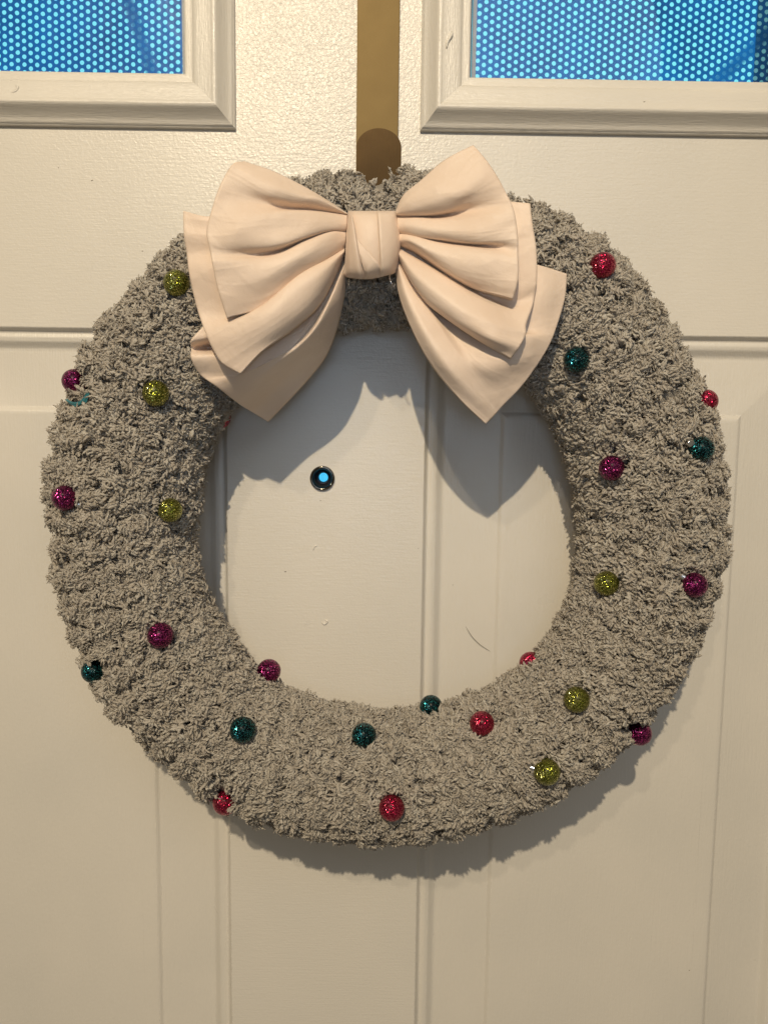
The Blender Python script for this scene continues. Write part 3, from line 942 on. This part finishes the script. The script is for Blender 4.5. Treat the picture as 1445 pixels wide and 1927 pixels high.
loft('loop', [
    [(1095, 500, 97), (800, 420, 97), (500, 460, 97), (250, 515, 96), (90, 483, 94)],
    [(1095, 540, 98), (800, 560, 98), (500, 600, 98), (300, 620, 98), (92, 600, 96)],
    [(1090, 580, 98), (800, 700, 98), (500, 750, 97), (300, 730, 97), (112, 740, 94)],
    [(1085, 620, 98), (800, 800, 99), (500, 880, 99), (300, 850, 100), (130, 880, 97)],
    [(1083, 690, 99), (800, 870, 100), (550, 1060, 101), (380, 1130, 100), (180, 1100, 97)],
    [(1080, 714, 103), (960, 788, 107), (790, 888, 109), (560, 1080, 108), (233, 1243, 103)],
    [(1078, 730, 105), (940, 860, 111), (780, 1000, 112), (600, 1150, 111), (262, 1310, 104)],
    [(1076, 745, 103), (960, 930, 108), (820, 1090, 109), (620, 1240, 108), (325, 1412, 104)],
    [(1075, 760, 100), (935, 1040, 103), (770, 1200, 104), (570, 1345, 104), (440, 1482, 103)]], ZL, seed=2, lab='middle left bow loop')
loft('loop', [
    [(1078, 780, 94), (900, 950, 92), (600, 1130, 92), (350, 1180, 93), (207, 1198, 95)],
    [(1078, 785, 95), (910, 980, 93), (620, 1190, 92), (380, 1240, 93), (137, 1278, 97)],
    [(1078, 790, 95), (920, 1000, 93), (640, 1250, 92), (400, 1310, 86), (250, 1325, 83), (139, 1330, 92)],
    [(1078, 795, 96), (930, 1040, 94), (690, 1290, 93), (420, 1360, 95), (137, 1384, 97)],
    [(1078, 798, 97), (935, 1060, 95), (740, 1330, 93), (480, 1470, 94), (190, 1488, 93)],
    [(1078, 802, 98), (945, 1080, 96), (800, 1290, 94), (560, 1440, 93), (300, 1566, 91)],
    [(1078, 812, 100), (975, 1060, 101), (860, 1250, 97), (620, 1470, 88), (430, 1665, 76)],
    [(1080, 850, 99), (1035, 1070, 94), (930, 1290, 82), (740, 1500, 68), (530, 1728, 54)],
    [(1082, 890, 94), (1076, 1010, 84), (1010, 1270, 68), (935, 1420, 60), (780, 1600, 54), (610, 1777, 46)]], ZL, seed=3, lab='lowest left bow loop hanging into the opening')
loft('loop', [
    [(375, 440, 102), (420, 350, 104), (520, 265, 105), (640, 160, 104), (808, 68, 101)],
    [(377, 445, 106), (440, 385, 110), (580, 305, 111), (740, 250, 109), (860, 128, 104)],
    [(378, 455, 106), (470, 435, 111), (620, 380, 113), (780, 330, 111), (910, 195, 105)],
    [(380, 464, 104), (500, 464, 108), (650, 440, 109), (800, 375, 108), (985, 325, 105)],
    [(380, 470, 101), (520, 475, 102), (670, 462, 103), (840, 420, 105), (1018, 385, 106)],
    [(382, 480, 104), (480, 475, 107), (620, 495, 109), (800, 490, 110), (1038, 440, 107)],
    [(384, 530, 106), (480, 530, 111), (640, 560, 112), (840, 560, 112), (1052, 520, 107)],
    [(385, 560, 104), (500, 583, 109), (640, 600, 109), (840, 618, 110), (1058, 600, 107)],
    [(386, 566, 100), (500, 593, 101), (640, 611, 102), (840, 634, 104), (1060, 645, 107)],
    [(388, 572, 104), (480, 580, 108), (640, 636, 110), (850, 668, 110), (1062, 712, 108)],
    [(388, 600, 105), (470, 615, 111), (620, 700, 112), (800, 780, 111), (1063, 800, 108)],
    [(386, 630, 103), (460, 638, 107), (580, 718, 108), (760, 825, 108), (1048, 880, 107)],
    [(386, 638, 100), (480, 670, 102), (640, 780, 103), (800, 868, 104), (1030, 937, 105)]], ZR, seed=4, lab='upper right bow loop in front')
loft('loop', [
    [(380, 480, 97), (600, 400, 96), (850, 375, 96), (1000, 385, 96), (1128, 398, 95)],
    [(380, 540, 98), (600, 560, 98), (850, 570, 98), (1020, 540, 99), (1140, 500, 97)],
    [(382, 600, 98), (600, 740, 98), (850, 780, 98), (1020, 720, 99), (1163, 660, 97)],
    [(384, 640, 98), (600, 800, 98), (850, 880, 98), (1040, 900, 98), (1166, 850, 97)],
    [(384, 645, 99), (560, 750, 98), (800, 880, 97), (1000, 970, 97), (1150, 950, 96)],
    [(382, 650, 103), (540, 750, 106), (780, 910, 106), (950, 1000, 103), (1105, 1085, 102)],
    [(380, 665, 105), (500, 820, 111), (720, 985, 112), (920, 1090, 110), (1102, 1140, 104)],
    [(380, 680, 103), (490, 865, 108), (680, 1030, 109), (900, 1155, 109), (1065, 1210, 105)],
    [(378, 690, 100), (520, 925, 103), (640, 1030, 104), (860, 1180, 103), (1020, 1273, 101)]], ZR, seed=5, lab='middle right bow loop')
loft('loop', [
    [(384, 640, 93), (700, 760, 91), (1000, 735, 92), (1170, 745, 92), (1338, 795, 89)],
    [(384, 660, 93), (700, 850, 91), (1000, 900, 92), (1200, 900, 93), (1325, 930, 89)],
    [(382, 680, 94), (700, 950, 91), (950, 1080, 92), (1110, 1120, 93), (1280, 1090, 90)],
    [(382, 685, 95), (690, 990, 94), (940, 1140, 96), (1110, 1150, 97), (1238, 1195, 91)],
    [(382, 690, 95), (640, 1020, 95), (850, 1220, 97), (1020, 1290, 97), (1190, 1280, 90)],
    [(381, 700, 96), (570, 960, 97), (720, 1180, 97), (880, 1340, 96), (1085, 1425, 88)],
    [(380, 705, 99), (500, 910, 101), (610, 1090, 101), (770, 1310, 97), (980, 1535, 86)],
    [(378, 710, 101), (440, 920, 104), (560, 1160, 104), (720, 1390, 96), (930, 1590, 84)],
    [(375, 715, 97), (392, 910, 98), (480, 1140, 98), (590, 1330, 93), (740, 1510, 88), (880, 1642, 83)]], ZR, seed=6, lab='lowest right bow loop hanging into the opening')
# the knot: three wraps of ribbon laid over one another
knot = empty('knot', tuple(at(700, 460, .108))); knot.parent = bow; keep(knot)
def K(name, ribs, seed, dz=0):
    o = loft(name, [[(x, y, z + dz) for x, y, z in r] for r in ribs], lambda x, y, z: (x, y, z - 24), nu=30, sub=6, back=False, seed=seed, wrinkle=.0001, parent=knot)
    o.matrix_parent_inverse = Matrix.Translation(Vector(knot.location) ).inverted()
    return o
def vert(x0, x1, x2, z, y0=397, y1=460, y2=522, e=9):
    return [(x0, y0 + 1, z - e - 3), (x0, y0, z - e), ((x0 * 2 + x1) / 3, y0 + 14, z - 2.5), (x1, y1, z), ((x2 * 2 + x1) / 3, y2 - 14, z - 2.5), (x2, y2, z - e), (x2, y2 - 1, z - e - 3)]
K('wrap', [vert(655, 651, 648, 104, y2=517), vert(664, 661, 658, 111, y2=520), vert(690, 690, 690, 114, y2=524), vert(720, 722, 722, 113, y2=518), vert(740, 744, 740, 110, y2=514), vert(747, 752, 745, 104, y2=511)], 11)
K('wrap', [vert(655, 651, 647, 105.4, y2=518), vert(656.5, 656, 656, 112.8, y2=521), vert(658, 662, 670, 115.6, y2=523), vert(659.5, 670, 681, 117.4, y2=524), vert(660, 673, 686, 116.2, y2=522)], 12)
K('wrap', [vert(709, 714, 716, 116.2, y2=520), vert(712, 716, 722, 117.6, y2=518), vert(722, 730, 732, 116.0, y2=516), vert(738, 745, 740, 112.0, y2=514), vert(747.5, 753, 745.5, 105.2, y2=511.5)], 13)
K('wrap', [[(664, 432, 113.6), (672, 448, 114.2), (690, 470, 115.0), (712, 496, 114.6), (726, 516, 108), (727, 518, 104)],
           [(668, 462, 114.6), (678, 478, 115.0), (688, 496, 114.6), (694, 512, 112.4), (700, 522, 107), (701, 524, 103)],
           [(674, 485, 113.6), (680, 494, 113.8), (684, 504, 113.4), (687, 513, 111.6), (690, 523.5, 106), (690.5, 525, 102)]][::-1], 14)
wire = blob('wire', spl([at(734, 514, .084), at(733, 522, .085), at(736, 531, .086), at(741, 540, .085), at(743, 533, .085)], 5), .00022, M_silver, bow, 6)
